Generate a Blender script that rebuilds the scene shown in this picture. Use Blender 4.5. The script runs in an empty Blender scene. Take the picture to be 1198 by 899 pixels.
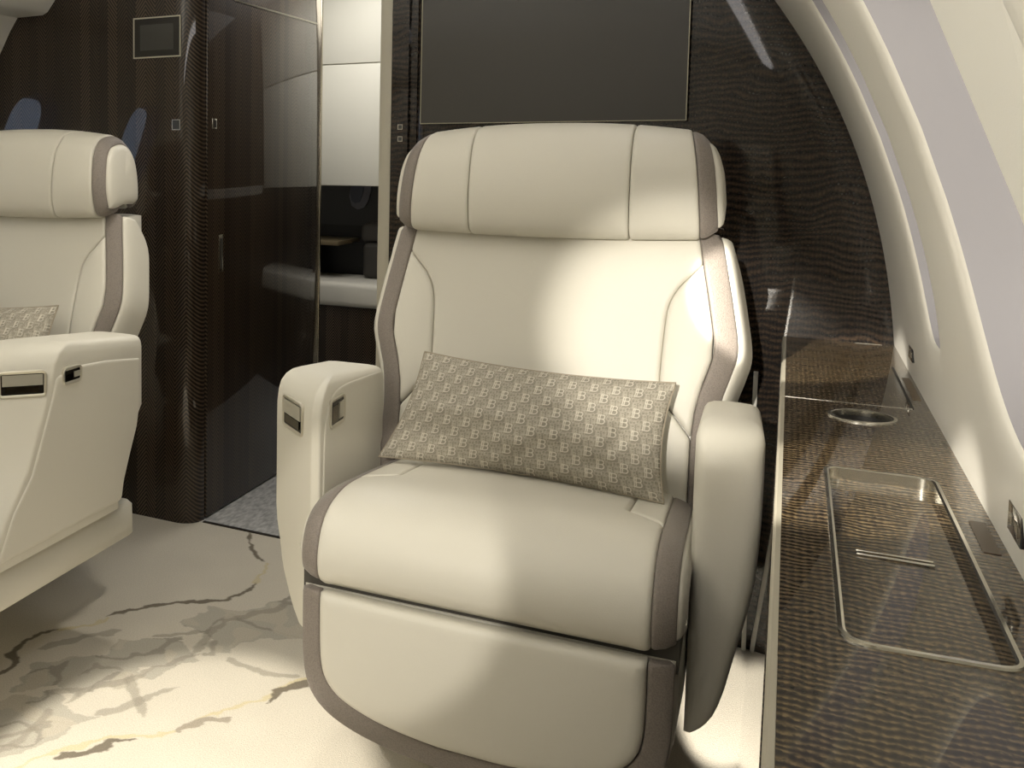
import bpy, bmesh, math, random
import numpy as np
from mathutils import Vector, Matrix, geometry
random.seed(4); rng = np.random.default_rng(4)
SC = bpy.context.scene
COL = SC.collection
R = math.radians

# ------------------------------------------------------------------ helpers
def tag(o, label=None, cat=None, group=None, kind=None):
    if label: o['label'] = label
    if cat: o['category'] = cat
    if group: o['group'] = group
    if kind: o['kind'] = kind
    return o

def empty(name, loc=(0, 0, 0), rz=0.0):
    o = bpy.data.objects.new(name, None); COL.objects.link(o)
    o.location = loc; o.rotation_euler = (0, 0, rz); o.empty_display_size = .05
    return o

def mobj(name, verts, faces, mat, parent=None, smooth=True, sharp=None):
    me = bpy.data.meshes.new(name)
    me.from_pydata([tuple(map(float, v)) for v in verts], [], [tuple(int(i) for i in f) for f in faces])
    me.update()
    bm = bmesh.new(); bm.from_mesh(me)
    bmesh.ops.remove_doubles(bm, verts=bm.verts, dist=1e-6)
    bmesh.ops.recalc_face_normals(bm, faces=bm.faces)
    bm.to_mesh(me); bm.free()
    if smooth:
        me.polygons.foreach_set('use_smooth', [True] * len(me.polygons))
        me.set_sharp_from_angle(angle=R(sharp or 40))
    me.materials.append(mat)
    o = bpy.data.objects.new(name, me); COL.objects.link(o)
    if parent: o.parent = parent
    return o

class MB:
    """collects shapes for one mesh"""
    def __init__(s): s.v = []; s.f = []
    def add(s, v, f):
        n = len(s.v); s.v += [tuple(p) for p in v]; s.f += [tuple(i + n for i in q) for q in f]; return s
    def box(s, x0, x1, y0, y1, z0, z1, bev=0.0, seg=2):
        bm = bmesh.new(); bmesh.ops.create_cube(bm, size=1)
        bmesh.ops.scale(bm, vec=(x1 - x0, y1 - y0, z1 - z0), verts=bm.verts)
        bmesh.ops.translate(bm, vec=((x0 + x1) / 2, (y0 + y1) / 2, (z0 + z1) / 2), verts=bm.verts)
        if bev: bmesh.ops.bevel(bm, geom=bm.edges[:], offset=bev, segments=seg, profile=.5, affect='EDGES')
        bm.verts.index_update()
        s.add([v.co[:] for v in bm.verts], [[v.index for v in f.verts] for f in bm.faces]); bm.free(); return s
    def tube(s, pts, r, n=8, closed=False, flat=1.0):
        pts = [Vector(p) for p in pts]; rings = []
        m = len(pts)
        up = Vector((0, 0, 1))
        for i, p in enumerate(pts):
            a = pts[(i - 1) % m] if (closed or i > 0) else p
            b = pts[(i + 1) % m] if (closed or i < m - 1) else p
            t = (b - a).normalized()
            ref = up if abs(t.dot(up)) < .95 else Vector((1, 0, 0))
            u = t.cross(ref).normalized(); w = u.cross(t).normalized()
            rings.append([p + u * math.cos(2 * math.pi * k / n) * r + w * math.sin(2 * math.pi * k / n) * r * flat for k in range(n)])
        v = [q for rg in rings for q in rg]; f = []
        for i in range(m if closed else m - 1):
            j = (i + 1) % m
            for k in range(n):
                f.append((i * n + k, i * n + (k + 1) % n, j * n + (k + 1) % n, j * n + k))
        if not closed:
            f.append(tuple(range(n))[::-1]); f.append(tuple((m - 1) * n + k for k in range(n)))
        return s.add(v, f)
    def loft(s, rings, cap0=True, cap1=True, closed=False):
        n = len(rings[0]); v = [p for r_ in rings for p in r_]; f = []
        m = len(rings)
        for i in range(m if closed else m - 1):
            j = (i + 1) % m
            for k in range(n):
                f.append((i * n + k, i * n + (k + 1) % n, j * n + (k + 1) % n, j * n + k))
        if cap0 and not closed: f.append(tuple(range(n))[::-1])
        if cap1 and not closed: f.append(tuple((m - 1) * n + k for k in range(n)))
        return s.add(v, f)
    def build(s, name, mat, parent=None, smooth=True, sharp=None): return mobj(name, s.v, s.f, mat, parent, smooth, sharp)

def catmull(P, n=8, closed=False):
    P = [np.array(p, float) for p in P]; out = []; m = len(P)
    rngi = range(m) if closed else range(m - 1)
    for i in rngi:
        if closed: a, b, c, d = P[(i - 1) % m], P[i], P[(i + 1) % m], P[(i + 2) % m]
        else: a, b, c, d = P[max(i - 1, 0)], P[i], P[i + 1], P[min(i + 2, m - 1)]
        for k in range(n):
            t = k / n
            out.append(.5 * ((2 * b) + (-a + c) * t + (2 * a - 5 * b + 4 * c - d) * t * t + (-a + 3 * b - 3 * c + d) * t ** 3))
    if not closed: out.append(P[-1])
    return np.array(out)

def round_poly(P, rad, n=6):
    """closed 2D polygon with rounded corners, rad: one radius or one per corner"""
    m = len(P); out = []
    if not hasattr(rad, '__len__'): rad = [rad] * m
    for i in range(m):
        p = np.array(P[i], float); a = np.array(P[i - 1], float) - p; b = np.array(P[(i + 1) % m], float) - p
        la, lb = np.linalg.norm(a), np.linalg.norm(b); a /= la; b /= lb
        ang = math.acos(max(-1, min(1, float(a @ b)))); r = rad[i]
        t = min(r / max(math.tan(ang / 2), 1e-6), la * .49, lb * .49); 
        if r <= 0: out += [p] * 1; continue
        s, e = p + a * t, p + b * t
        for k in range(n + 1):
            q = k / n; out.append((1 - q) ** 2 * s + 2 * q * (1 - q) * p + q * q * e)
    return out

def resample(P, step, closed=True):
    P = np.array(P, float); Q = np.vstack([P, P[:1]]) if closed else P
    d = np.r_[0, np.cumsum(np.linalg.norm(np.diff(Q, axis=0), axis=1))]
    n = max(int(round(d[-1] / step)), 3); t = np.linspace(0, d[-1], n + 1)
    out = np.stack([np.interp(t, d, Q[:, i]) for i in range(Q.shape[1])], 1)
    return out[:-1] if closed else out

def dist_loop(p, L):
    A = L; B = np.roll(L, -1, 0); out = np.full(len(p), 1e9)
    for a, b in zip(A, B):
        ab = b - a; t = np.clip(((p - a) @ ab) / max(ab @ ab, 1e-12), 0, 1)
        out = np.minimum(out, np.linalg.norm(p - (a + t[:, None] * ab), axis=1))
    return out

def inside(p, L):
    x, y = p[:, 0], p[:, 1]; r = np.zeros(len(p), bool); B = np.roll(L, -1, 0)
    for (x0, y0), (x1, y1) in zip(L, B):
        c = ((y0 > y) != (y1 > y))
        if y1 != y0: r ^= c & (x < (x1 - x0) * (y - y0) / (y1 - y0) + x0)
    return r

def triangulate(outer, holes, pts):
    loops = [outer] + holes; allp = []; edges = []
    for L in loops:
        n0 = len(allp); allp += [tuple(q) for q in L]
        edges += [(n0 + i, n0 + (i + 1) % len(L)) for i in range(len(L))]
    allp += [tuple(q) for q in pts]
    v, _, f, _, _, _ = geometry.delaunay_2d_cdt([Vector(q) for q in allp], edges, [], 0, 1e-7)
    v = np.array([q[:] for q in v]); f = np.array([q for q in f if len(q) == 3])
    c = v[f].mean(1); ok = inside(c, np.array(outer))
    for h in holes: ok &= ~inside(c, np.array(h))
    return v, f[ok]

def pad(name, outline, fmap, mat, parent, r=.006, lift=.006, puff=0.0, back=.012, step=.007, grid=.014):
    """upholstered panel: outline in (u,v), laid on surface fmap(u,v) with rounded sewn edges"""
    L = resample(outline, step); 
    if ((L[:, 0] * np.roll(L[:, 1], -1) - np.roll(L[:, 0], -1) * L[:, 1]).sum() < 0): L = L[::-1]
    T = np.roll(L, -1, 0) - np.roll(L, 1, 0); T /= np.linalg.norm(T, axis=1)[:, None] + 1e-12
    N = np.stack([-T[:, 1], T[:, 0]], 1); pts = []
    for d in (r * .12, r * .4, r, r * 1.8):
        q = L + N * d; dd = dist_loop(q, L); k = inside(q, L) & (dd > d * .93); pts.append(q[k])
    lo, hi = L.min(0), L.max(0)
    gx, gy = np.meshgrid(np.arange(lo[0], hi[0], grid), np.arange(lo[1], hi[1], grid))
    g = np.stack([gx.ravel(), gy.ravel()], 1) + .0007; 
    if len(g):
        k = inside(g, L); g = g[k]
        if len(g): g = g[dist_loop(g, L) > r * 2.4]; pts.append(g)
    pts = np.vstack(pts)
    v, f = triangulate(L, [], pts)
    d = dist_loop(v, L); d[d < 1e-5] = 0
    q = np.clip(d / r, 0, 1); h = lift * np.sqrt(np.clip(1 - (1 - q) ** 2, 0, 1))
    if puff: 
        m = max(d.max(), 1e-6); w = np.clip(d / m, 0, 1); h += puff * (w * (2 - w)) 
    P = fmap(v[:, 0], v[:, 1]); e = 1e-4
    du = fmap(v[:, 0] + e, v[:, 1]) - fmap(v[:, 0] - e, v[:, 1]); dv = fmap(v[:, 0], v[:, 1] + e) - fmap(v[:, 0], v[:, 1] - e)
    n = np.cross(du, dv); n /= np.linalg.norm(n, axis=1)[:, None] + 1e-15
    top = P + n * h[:, None]
    # border strip going back into the body
    tr = list(top); fc = [tuple(t) for t in f]
    bi = [i for i in range(len(L))]
    base = len(tr)
    for i in bi: tr.append(P[i] - n[i] * back)
    m = len(bi)
    for i in range(m): fc.append((bi[i], bi[(i + 1) % m], base + (i + 1) % m, base + i))
    o = mobj(name, tr, fc, mat, parent, sharp=75)
    return o

# ------------------------------------------------------------------ materials
def nmat(name):
    m = bpy.data.materials.new(name); m.use_nodes = True; nt = m.node_tree
    return m, nt, nt.nodes['Principled BSDF']
def plain(name, col, rough=.5, metal=0, coat=0, spec=.5, bump=None, emit=None):
    m, nt, b = nmat(name)
    b.inputs['Base Color'].default_value = (*col, 1); b.inputs['Roughness'].default_value = rough
    b.inputs['Metallic'].default_value = metal; b.inputs['Coat Weight'].default_value = coat
    b.inputs['Coat Roughness'].default_value = .04; b.inputs['Specular IOR Level'].default_value = spec
    if emit: b.inputs['Emission Color'].default_value = (*emit[0], 1); b.inputs['Emission Strength'].default_value = emit[1]
    if bump:
        sc, st, kind = bump
        tc = nt.nodes.new('ShaderNodeTexCoord')
        if kind == 'noise': t = nt.nodes.new('ShaderNodeTexNoise'); t.inputs['Scale'].default_value = sc; t.inputs['Detail'].default_value = 4
        elif kind == 'grain': t = nt.nodes.new('ShaderNodeTexVoronoi'); t.inputs['Scale'].default_value = sc
        else: t = nt.nodes.new('ShaderNodeTexChecker'); t.inputs['Scale'].default_value = sc
        nt.links.new(tc.outputs['Object'], t.inputs['Vector'])
        bp = nt.nodes.new('ShaderNodeBump'); bp.inputs['Strength'].default_value = st; bp.inputs['Distance'].default_value = .0006
        nt.links.new(t.outputs[0 if kind != 'checker' else 1], bp.inputs['Height']); nt.links.new(bp.outputs[0], b.inputs['Normal'])
    return m
LEATHER = plain('cream_leather', (.67, .645, .565), .42, spec=.38, bump=(900, .18, 'grain'))
SHELL = plain('cream_lacquer_shell', (.61, .59, .52), .35, spec=.4)
PANEL = plain('cream_cabin_panel', (.74, .72, .655), .33, spec=.45)
CEIL = plain('cream_ceiling', (.70, .675, .6), .5)
DARK = plain('dark_gap', (.012, .011, .010), .5)
CHROME = plain('satin_nickel', (.62, .60, .54), .18, metal=1)
GOLD = plain('champagne_metal', (.55, .50, .40), .25, metal=1)
BLACKG = plain('black_gloss', (.010, .010, .011), .06, coat=1)
SCREEN = plain('grey_screen', (.058, .055, .049), .32, spec=.35)
SCREEN2 = plain('touch_screen_glass', (.05, .05, .045), .2, coat=.5)
SHADE_GREY = plain('window_reveal_grey', (.34, .33, .355), .6)
COUNTERM = plain('pale_counter', (.4, .37, .30), .4)
GLOW = plain('ceiling_light_strip', (.9, .9, .95), .5, emit=((1, .95, .92), 4.0))

def band_mat():
    m, nt, b = nmat('taupe_woven_band')
    tc = nt.nodes.new('ShaderNodeTexCoord'); L = nt.links
    w = nt.nodes.new('ShaderNodeTexVoronoi'); w.inputs['Scale'].default_value = 520
    L.new(tc.outputs['Object'], w.inputs['Vector'])
    r = nt.nodes.new('ShaderNodeValToRGB'); r.color_ramp.elements[0].color = (.27, .235, .205, 1); r.color_ramp.elements[1].color = (.20, .172, .15, 1)
    r.color_ramp.elements[1].position = .8
    L.new(w.outputs['Distance'], r.inputs[0]); L.new(r.outputs[0], b.inputs['Base Color'])
    bp = nt.nodes.new('ShaderNodeBump'); bp.inputs['Strength'].default_value = .5; bp.inputs['Distance'].default_value = .0008
    L.new(w.outputs['Distance'], bp.inputs['Height']); L.new(bp.outputs[0], b.inputs['Normal'])
    b.inputs['Roughness'].default_value = .6; b.inputs['Sheen Weight'].default_value = .15
    return m
BAND = band_mat()

class NB:
    """small math-node builder"""
    def __init__(s, nt): s.nt = nt
    def __call__(s, op, *a):
        n = s.nt.nodes.new('ShaderNodeMath'); n.operation = op
        for i, x in enumerate(a):
            if isinstance(x, (int, float)): n.inputs[i].default_value = x
            else: s.nt.links.new(x, n.inputs[i])
        return n.outputs[0]
def sepgeo(nt):
    g = nt.nodes.new('ShaderNodeNewGeometry'); s = nt.nodes.new('ShaderNodeSeparateXYZ'); nt.links.new(g.outputs['Position'], s.inputs[0]); return g, s

def herringbone(name, axis, coat=1.0):
    m, nt, b = nmat(name); L = nt.links; M = NB(nt); g, s = sepgeo(nt)
    u = s.outputs[axis]; z = s.outputs[2]; W = .062
    ci = M('FLOOR', M('DIVIDE', u, W)); fr = M('FRACT', M('DIVIDE', u, W))
    tri = M('MULTIPLY', M('ABSOLUTE', M('SUBTRACT', fr, .5)), W * 1.3)
    sgn = M('SUBTRACT', M('MULTIPLY', M('MODULO', M('ABSOLUTE', ci), 2), 2), 1)
    nz = nt.nodes.new('ShaderNodeTexNoise'); nz.inputs['Scale'].default_value = 60; nz.inputs['Detail'].default_value = 3; L.new(g.outputs['Position'], nz.inputs['Vector'])
    ph = M('ADD', M('ADD', z, tri), M('MULTIPLY', nz.outputs['Fac'], .003))
    ln = M('ADD', M('MULTIPLY', M('SINE', M('MULTIPLY', ph, 2 * math.pi / .0115)), .5), .5)
    # fine vertical grain
    cb = nt.nodes.new('ShaderNodeCombineXYZ'); L.new(M('MULTIPLY', u, 420), cb.inputs[0]); L.new(M('MULTIPLY', z, 9), cb.inputs[1])
    gr = nt.nodes.new('ShaderNodeTexNoise'); gr.inputs['Scale'].default_value = 1; gr.inputs['Detail'].default_value = 2; L.new(cb.outputs[0], gr.inputs['Vector'])
    cn = nt.nodes.new('ShaderNodeTexWhiteNoise'); cn.noise_dimensions = '1D'; L.new(M('FLOOR', M('DIVIDE', u, W * .5)), cn.inputs['W'])
    k = M('MULTIPLY', M('ADD', M('MULTIPLY', ln, .85), M('MULTIPLY', gr.outputs['Fac'], .35)), M('ADD', M('MULTIPLY', cn.outputs['Value'], .30), .52))
    r = nt.nodes.new('ShaderNodeValToRGB'); e = r.color_ramp.elements
    e[0].color = (.004, .003, .0022, 1); e[0].position = .1; e[1].color = (.135, .094, .058, 1); e[1].position = .95
    x = e.new(.45); x.color = (.034, .0235, .0155, 1)
    L.new(k, r.inputs[0]); L.new(r.outputs[0], b.inputs['Base Color'])
    b.inputs['Specular IOR Level'].default_value = .12; b.inputs['Roughness'].default_value = .45; b.inputs['Coat Weight'].default_value = coat; b.inputs['Coat Roughness'].default_value = .015; b.inputs['Coat IOR'].default_value = 1.45
    return m
WOOD_X = herringbone('herringbone_veneer_across', 0)
WOOD_Y = herringbone('herringbone_veneer_along', 1)

def ripple(name, vert=False):
    m, nt, b = nmat(name); L = nt.links; M = NB(nt); g, s = sepgeo(nt)
    a = s.outputs[2] if vert else s.outputs[1]; u = s.outputs[0]
    nz = nt.nodes.new('ShaderNodeTexNoise'); nz.inputs['Scale'].default_value = 9 if vert else 22; nz.inputs['Detail'].default_value = 3; L.new(g.outputs['Position'], nz.inputs['Vector'])
    nf = nt.nodes.new('ShaderNodeTexNoise'); nf.inputs['Scale'].default_value = 240; nf.inputs['Detail'].default_value = 2; L.new(g.outputs['Position'], nf.inputs['Vector'])
    ph = M('ADD', M('ADD', a, M('MULTIPLY', nz.outputs['Fac'], .06 if vert else .03)), M('MULTIPLY', nf.outputs['Fac'], .004))
    ln = M('ADD', M('MULTIPLY', M('SINE', M('MULTIPLY', ph, 2 * math.pi / (.013 if vert else .0095))), .5), .5)
    u2 = M('ADD', M('MULTIPLY', u, 1.0), M('MULTIPLY', nf.outputs['Fac'], .006))
    lu = M('ADD', M('MULTIPLY', M('SINE', M('MULTIPLY', u2, 2 * math.pi / .0065)), .5), .5)
    k = M('MULTIPLY', M('ADD', M('MULTIPLY', ln, .78), M('MULTIPLY', lu, .22)), M('ADD', M('MULTIPLY', nf.outputs['Fac'], 1.2), .15))
    r = nt.nodes.new('ShaderNodeValToRGB'); e = r.color_ramp.elements
    if vert: cols = [(.003, .002, .0014), (.016, .0095, .0055), (.050, .030, .016)]
    else: cols = [(.005, .003, .002), (.042, .029, .0155), (.18, .128, .064)]
    e[0].color = (*cols[0], 1); e[1].color = (*cols[2], 1); x = e.new(.42); x.color = (*cols[1], 1); e[0].position = .08; e[2].position = .85
    L.new(k, r.inputs[0]); L.new(r.outputs[0], b.inputs['Base Color'])
    b.inputs['Specular IOR Level'].default_value = .12; b.inputs['Roughness'].default_value = .5; b.inputs['Coat Weight'].default_value = 1; b.inputs['Coat Roughness'].default_value = .02; b.inputs['Coat IOR'].default_value = 1.45
    return m
RIPPLE = ripple('rippled_veneer_ledge'); RIPPLE_V = ripple('rippled_veneer_bulkhead', True)

def attr_mat(name, rough, bump_scale, bs):
    m, nt, b = nmat(name); L = nt.links
    a = nt.nodes.new('ShaderNodeAttribute'); a.attribute_name = 'pattern'
    tc = nt.nodes.new('ShaderNodeTexCoord'); n = nt.nodes.new('ShaderNodeTexNoise'); n.inputs['Scale'].default_value = bump_scale; n.inputs['Detail'].default_value = 3
    L.new(tc.outputs['Object'], n.inputs['Vector'])
    mx = nt.nodes.new('ShaderNodeMix'); mx.data_type = 'RGBA'; mx.blend_type = 'MULTIPLY'; mx.inputs[0].default_value = 1
    r = nt.nodes.new('ShaderNodeValToRGB'); r.color_ramp.elements[0].position = .3; r.color_ramp.elements[0].color = (.82, .82, .82, 1); r.color_ramp.elements[1].position = .7; r.color_ramp.elements[1].color = (1.08, 1.08, 1.08, 1)
    L.new(n.outputs['Fac'], r.inputs[0]); L.new(a.outputs['Color'], mx.inputs[6]); L.new(r.outputs[0], mx.inputs[7]); L.new(mx.outputs[2], b.inputs['Base Color'])
    bp = nt.nodes.new('ShaderNodeBump'); bp.inputs['Strength'].default_value = bs; bp.inputs['Distance'].default_value = .002
    L.new(n.outputs['Fac'], bp.inputs['Height']); L.new(bp.outputs[0], b.inputs['Normal'])
    b.inputs['Roughness'].default_value = rough; b.inputs['Specular IOR Level'].default_value = .15
    return m
CARPET = attr_mat('cream_veined_carpet', .95, 420, .5); FABRIC = attr_mat('monogram_fabric', .75, 900, .3)
def speckle():
    m, nt, b = nmat('grey_speckled_galley_floor'); L = nt.links
    tc = nt.nodes.new('ShaderNodeTexCoord'); n = nt.nodes.new('ShaderNodeTexNoise'); n.inputs['Scale'].default_value = 90; n.inputs['Detail'].default_value = 5
    mp = nt.nodes.new('ShaderNodeMapping'); mp.inputs['Scale'].default_value = (1, .35, 1); L.new(tc.outputs['Object'], mp.inputs[0]); L.new(mp.outputs[0], n.inputs['Vector'])
    r = nt.nodes.new('ShaderNodeValToRGB'); r.color_ramp.elements[0].position = .35; r.color_ramp.elements[0].color = (.30, .30, .295, 1); r.color_ramp.elements[1].position = .65; r.color_ramp.elements[1].color = (.56, .555, .54, 1)
    L.new(n.outputs['Fac'], r.inputs[0]); L.new(r.outputs[0], b.inputs['Base Color']); b.inputs['Roughness'].default_value = .5
    return m
SPECK = speckle()
def shade_mat():
    m, nt, b = nmat('woven_window_shade'); L = nt.links
    b.inputs['Base Color'].default_value = (.76, .735, .66, 1); b.inputs['Roughness'].default_value = .8
    t = nt.nodes.new('ShaderNodeBsdfTranslucent'); t.inputs[0].default_value = (1.0, .93, .80, 1)
    a = nt.nodes.new('ShaderNodeMixShader'); a.inputs[0].default_value = .35
    L.new(b.outputs[0], a.inputs[1]); L.new(t.outputs[0], a.inputs[2]); L.new(a.outputs[0], nt.nodes['Material Output'].inputs[0])
    tc = nt.nodes.new('ShaderNodeTexCoord'); c = nt.nodes.new('ShaderNodeTexNoise'); c.inputs['Scale'].default_value = 500
    L.new(tc.outputs['Object'], c.inputs['Vector']); bp = nt.nodes.new('ShaderNodeBump'); bp.inputs['Strength'].default_value = .3; bp.inputs['Distance'].default_value = .001
    L.new(c.outputs['Fac'], bp.inputs['Height']); L.new(bp.outputs[0], b.inputs['Normal'])
    return m
SHADE = shade_mat()
def glass():
    m, nt, b = nmat('window_glass'); b.inputs['Transmission Weight'].default_value = 1; b.inputs['Roughness'].default_value = 0; b.inputs['IOR'].default_value = 1.02; b.inputs['Base Color'].default_value = (.9, .95, 1, 1); return m
GLASS = glass()

# ------------------------------------------------------------------ fuselage shape
def W(z):   # X of the right-hand side wall at height z
    return -0.15654545 * z ** 3 + 0.02270309 * z ** 2 + 0.08226347 * z + 0.16225998
YB = 2.30           # bulkhead plane
YA = -1.7           # aft end of the cabin
PROF = [(W(z), z) for z in np.linspace(.648, 1.31, 34)] + [(-.075, 1.362), (-.12, 1.42), (-.175, 1.475), (-.24, 1.525), (-.33, 1.575), (-.45, 1.615), (-.6, 1.64)]
PA = np.array(PROF); PD = np.r_[0, np.cumsum(np.linalg.norm(np.diff(PA, axis=0), axis=1))]
XC = -2.066
def wallpt(side):
    def f(y, s):
        x = np.interp(s, PD, PA[:, 0]); z = np.interp(s, PD, PA[:, 1])
        x = x if side > 0 else XC - x
        return np.stack([x, y, z], 1)
    return f
def s_of_z(z): return float(np.interp(z, PA[:, 1], PD))
def sup(cy, cs, a, b, e, n=72, p=3.6):
    out = []
    for k in range(n):
        t = 2 * math.pi * k / n; c, s_ = math.cos(t), math.sin(t)
        out.append((cy + (a + e) * math.copysign(abs(c) ** (2 / p), c), cs + (b + e) * math.copysign(abs(s_) ** (2 / p), s_)))
    return out
def side_wall(side, name, wins):
    f = wallpt(side); lipw = .040
    y0, y1 = YA, YB
    outer = [(y, 0) for y in np.linspace(y0, y1, 60)] + [(y1, s) for s in PD[1:]] + [(y, PD[-1]) for y in np.linspace(y1, y0, 60)[1:]] + [(y0, s) for s in PD[::-1][1:-1]]
    holes = [sup(cy, s_of_z(cz), a, b, lipw) for cy, cz, a, b, _ in wins]
    g = np.array([(y, s) for y in np.linspace(y0, y1, 70)[1:-1] for s in PD[1:-1]])
    k = np.ones(len(g), bool)
    for h in holes: k &= ~inside(g, np.array(h)) 
    v, t = triangulate(np.array(outer), [np.array(h) for h in holes], g[k])
    o = mobj(name, f(v[:, 0], v[:, 1]), t, PANEL, None, sharp=60); tag(o, kind='structure')
    for i, (cy, cz, a, b, kind) in enumerate(wins):
        cs = s_of_z(cz); rings = []; dp = kind if kind else .066
        for e, d in [(.040, 0), (.034, .0002), (.026, .0006), (.019, .0012), (.012, .0022), (.006, .0035), (.002, .005), (.0, .007)]:
            q = np.array(sup(cy, cs, a, b, e)); P = f(q[:, 0], q[:, 1]); P[:, 0] += side * d; rings.append(P)
        nm = 'window_%d' % (i + 1 + (0 if side > 0 else 2))
        root = MB().loft(rings, False, False).build(nm, PANEL); tag(root, kind='structure')
        rv = []
        for e, d in [(.0, .007), (-.001, .007 + dp * .2), (-.004, .007 + dp * .6), (-.008, .007 + dp)]:
            q = np.array(sup(cy, cs, a, b, e)); P = f(q[:, 0], q[:, 1]); P[:, 0] += side * d; rv.append(P)
        MB().loft(rv, False, False).build('window_reveal', SHADE_GREY, root)
        q = np.array(sup(cy, cs, a, b, .0)); P = f(q[:, 0], q[:, 1]); P[:, 0] += side * (.0055 + dp)
        P2 = P.copy(); P2[:, 0] += side * .004
        MB().loft([P, P2], True, True).build('window_shade' if kind else 'window_pane', SHADE if kind else GLASS, root, smooth=False)
side_wall(1, 'wall_right', [(1.60, 1.03, .095, .285, .050), (.90, 1.03, .28, .285, .060)])
side_wall(-1, 'wall_left', [(2.0, 1.04, .13, .17, 0), (1.28, 1.04, .13, .17, 0)])

# lower side walls, ceiling, rear wall
mb = MB(); mb.box(.186, .30, YA, YB, 0, .6555); tag(mb.build('wall_right_lower', PANEL, smooth=False), kind='structure')
mb = MB(); mb.box(XC - .30, XC - .186, YA, YB, 0, .6555); tag(mb.build('wall_left_lower', PANEL, smooth=False), kind='structure')
cz = 1.64
mb = MB(); mb.box(XC + .6, -.6, YA, YB, cz, cz + .03); tag(mb.build('ceiling', CEIL, smooth=False), kind='structure')
mb = MB(); mb.box(XC - .3, .3, YA - .05, YA, 0, 1.7); tag(mb.build('wall_rear', plain('rear_wall_cream', (.45, .42, .35), .6), smooth=False), kind='structure')

# overhead valance along the left side
prof = [(-2.05, 1.398), (-1.868, 1.400), (-1.850, 1.408), (-1.824, 1.438), (-1.80, 1.475), (-1.76, 1.56), (-1.72, 1.63), (-1.95, 1.63)]
rings = [[(x, y, z) for x, z in prof] for y in (YA, 2.285)]
tag(MB().loft(rings).build('trim_1', PANEL, sharp=30), kind='structure')
# ceiling light strips
for i, x in enumerate((-.42, -1.62)):
    p0, p1 = ((-.185, 1.476), (-.228, 1.509)) if i == 0 else ((-1.60, 1.6385), (-1.64, 1.6385))
    nx, nz = ((-.6, -.8) if i == 0 else (0, -1))
    mb = MB().loft([[(p0[0], y, p0[1]), (p1[0], y, p1[1]), (p1[0] + nx * .008, y, p1[1] + nz * .008), (p0[0] + nx * .008, y, p0[1] + nz * .008)] for y in (YA + .1, 2.1)])
    o = mb.build('ceiling_light_strip', GLOW); tag(o, ['long white light strip high on the right side wall, mirrored in the dark bulkhead', 'long ceiling light strip above the left-hand seat'][i], 'light', 'cabin light strips')

# ------------------------------------------------------------------ floor with drawn carpet
CUR = {
'V1a': [(-1.213, 2.327), (-1.163, 2.241), (-1.128, 2.197), (-1.086, 2.171)],
'Y1': [(-1.081, 2.162), (-1.053, 2.051)],
'V1b': [(-1.051, 2.052), (-1.054, 1.991), (-1.077, 1.931), (-1.168, 1.858), (-1.212, 1.803), (-1.241, 1.761), (-1.251, 1.731)],
'Y2': [(-1.245, 1.726), (-1.261, 1.68), (-1.304, 1.632)],
'V1c': [(-1.31, 1.633), (-1.331, 1.594), (-1.33, 1.539), (-1.323, 1.502), (-1.295, 1.486), (-1.285, 1.453), (-1.298, 1.419), (-1.34, 1.38), (-1.36, 1.30)],
'V2a': [(-0.70, 1.80), (-0.743, 1.741), (-0.766, 1.687), (-0.792, 1.634), (-0.795, 1.594)],
'Y3': [(-0.72, 1.76), (-0.77, 1.703), (-0.79, 1.648), (-0.807, 1.611), (-0.824, 1.574), (-0.857, 1.522), (-0.871, 1.485), (-0.891, 1.43), (-0.93, 1.396)],
'G3': [(-0.83, 1.521), (-0.877, 1.466), (-0.886, 1.431)],
'Y4': [(-0.935, 1.39), (-0.973, 1.368), (-0.996, 1.337), (-1.037, 1.273), (-1.059, 1.222), (-1.07, 1.1)],
'V2b': [(-0.934, 1.376), (-0.966, 1.357), (-0.972, 1.328), (-1.0, 1.294), (-1.025, 1.269)],
's1': [(-1.01, 1.671), (-1.012, 1.724), (-1.024, 1.781), (-1.02, 1.829), (-1.0, 1.877), (-0.966, 1.926), (-0.921, 2.006)],
's2': [(-1.151, 1.505), (-1.142, 1.548), (-1.095, 1.56)], 's3': [(-1.164, 1.418), (-1.141, 1.438), (-1.114, 1.464)],
's4': [(-1.147, 1.258), (-1.127, 1.291), (-1.105, 1.322), (-1.098, 1.348)], 's5': [(-1.115, 1.706), (-1.075, 1.743), (-1.036, 1.783)],
's6': [(-0.94, 1.704), (-0.884, 1.689), (-0.815, 1.699), (-0.779, 1.709)],
's7': [(-1.118, 1.41), (-1.101, 1.479), (-1.063, 1.537), (-1.027, 1.633), (-0.998, 1.69)],
's8': [(-1.072, 1.55), (-1.015, 1.494), (-0.967, 1.446)], 's9': [(-1.044, 1.401), (-1.017, 1.442), (-0.994, 1.506), (-0.962, 1.56)],
's10': [(-0.993, 1.693), (-0.977, 1.699), (-0.998, 1.753)], 's11': [(-1.288, 1.543), (-1.247, 1.617), (-1.192, 1.692)],
's12': [(-1.115, 1.234), (-1.107, 1.267), (-1.112, 1.3), (-1.117, 1.359), (-1.127, 1.379)]}
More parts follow.
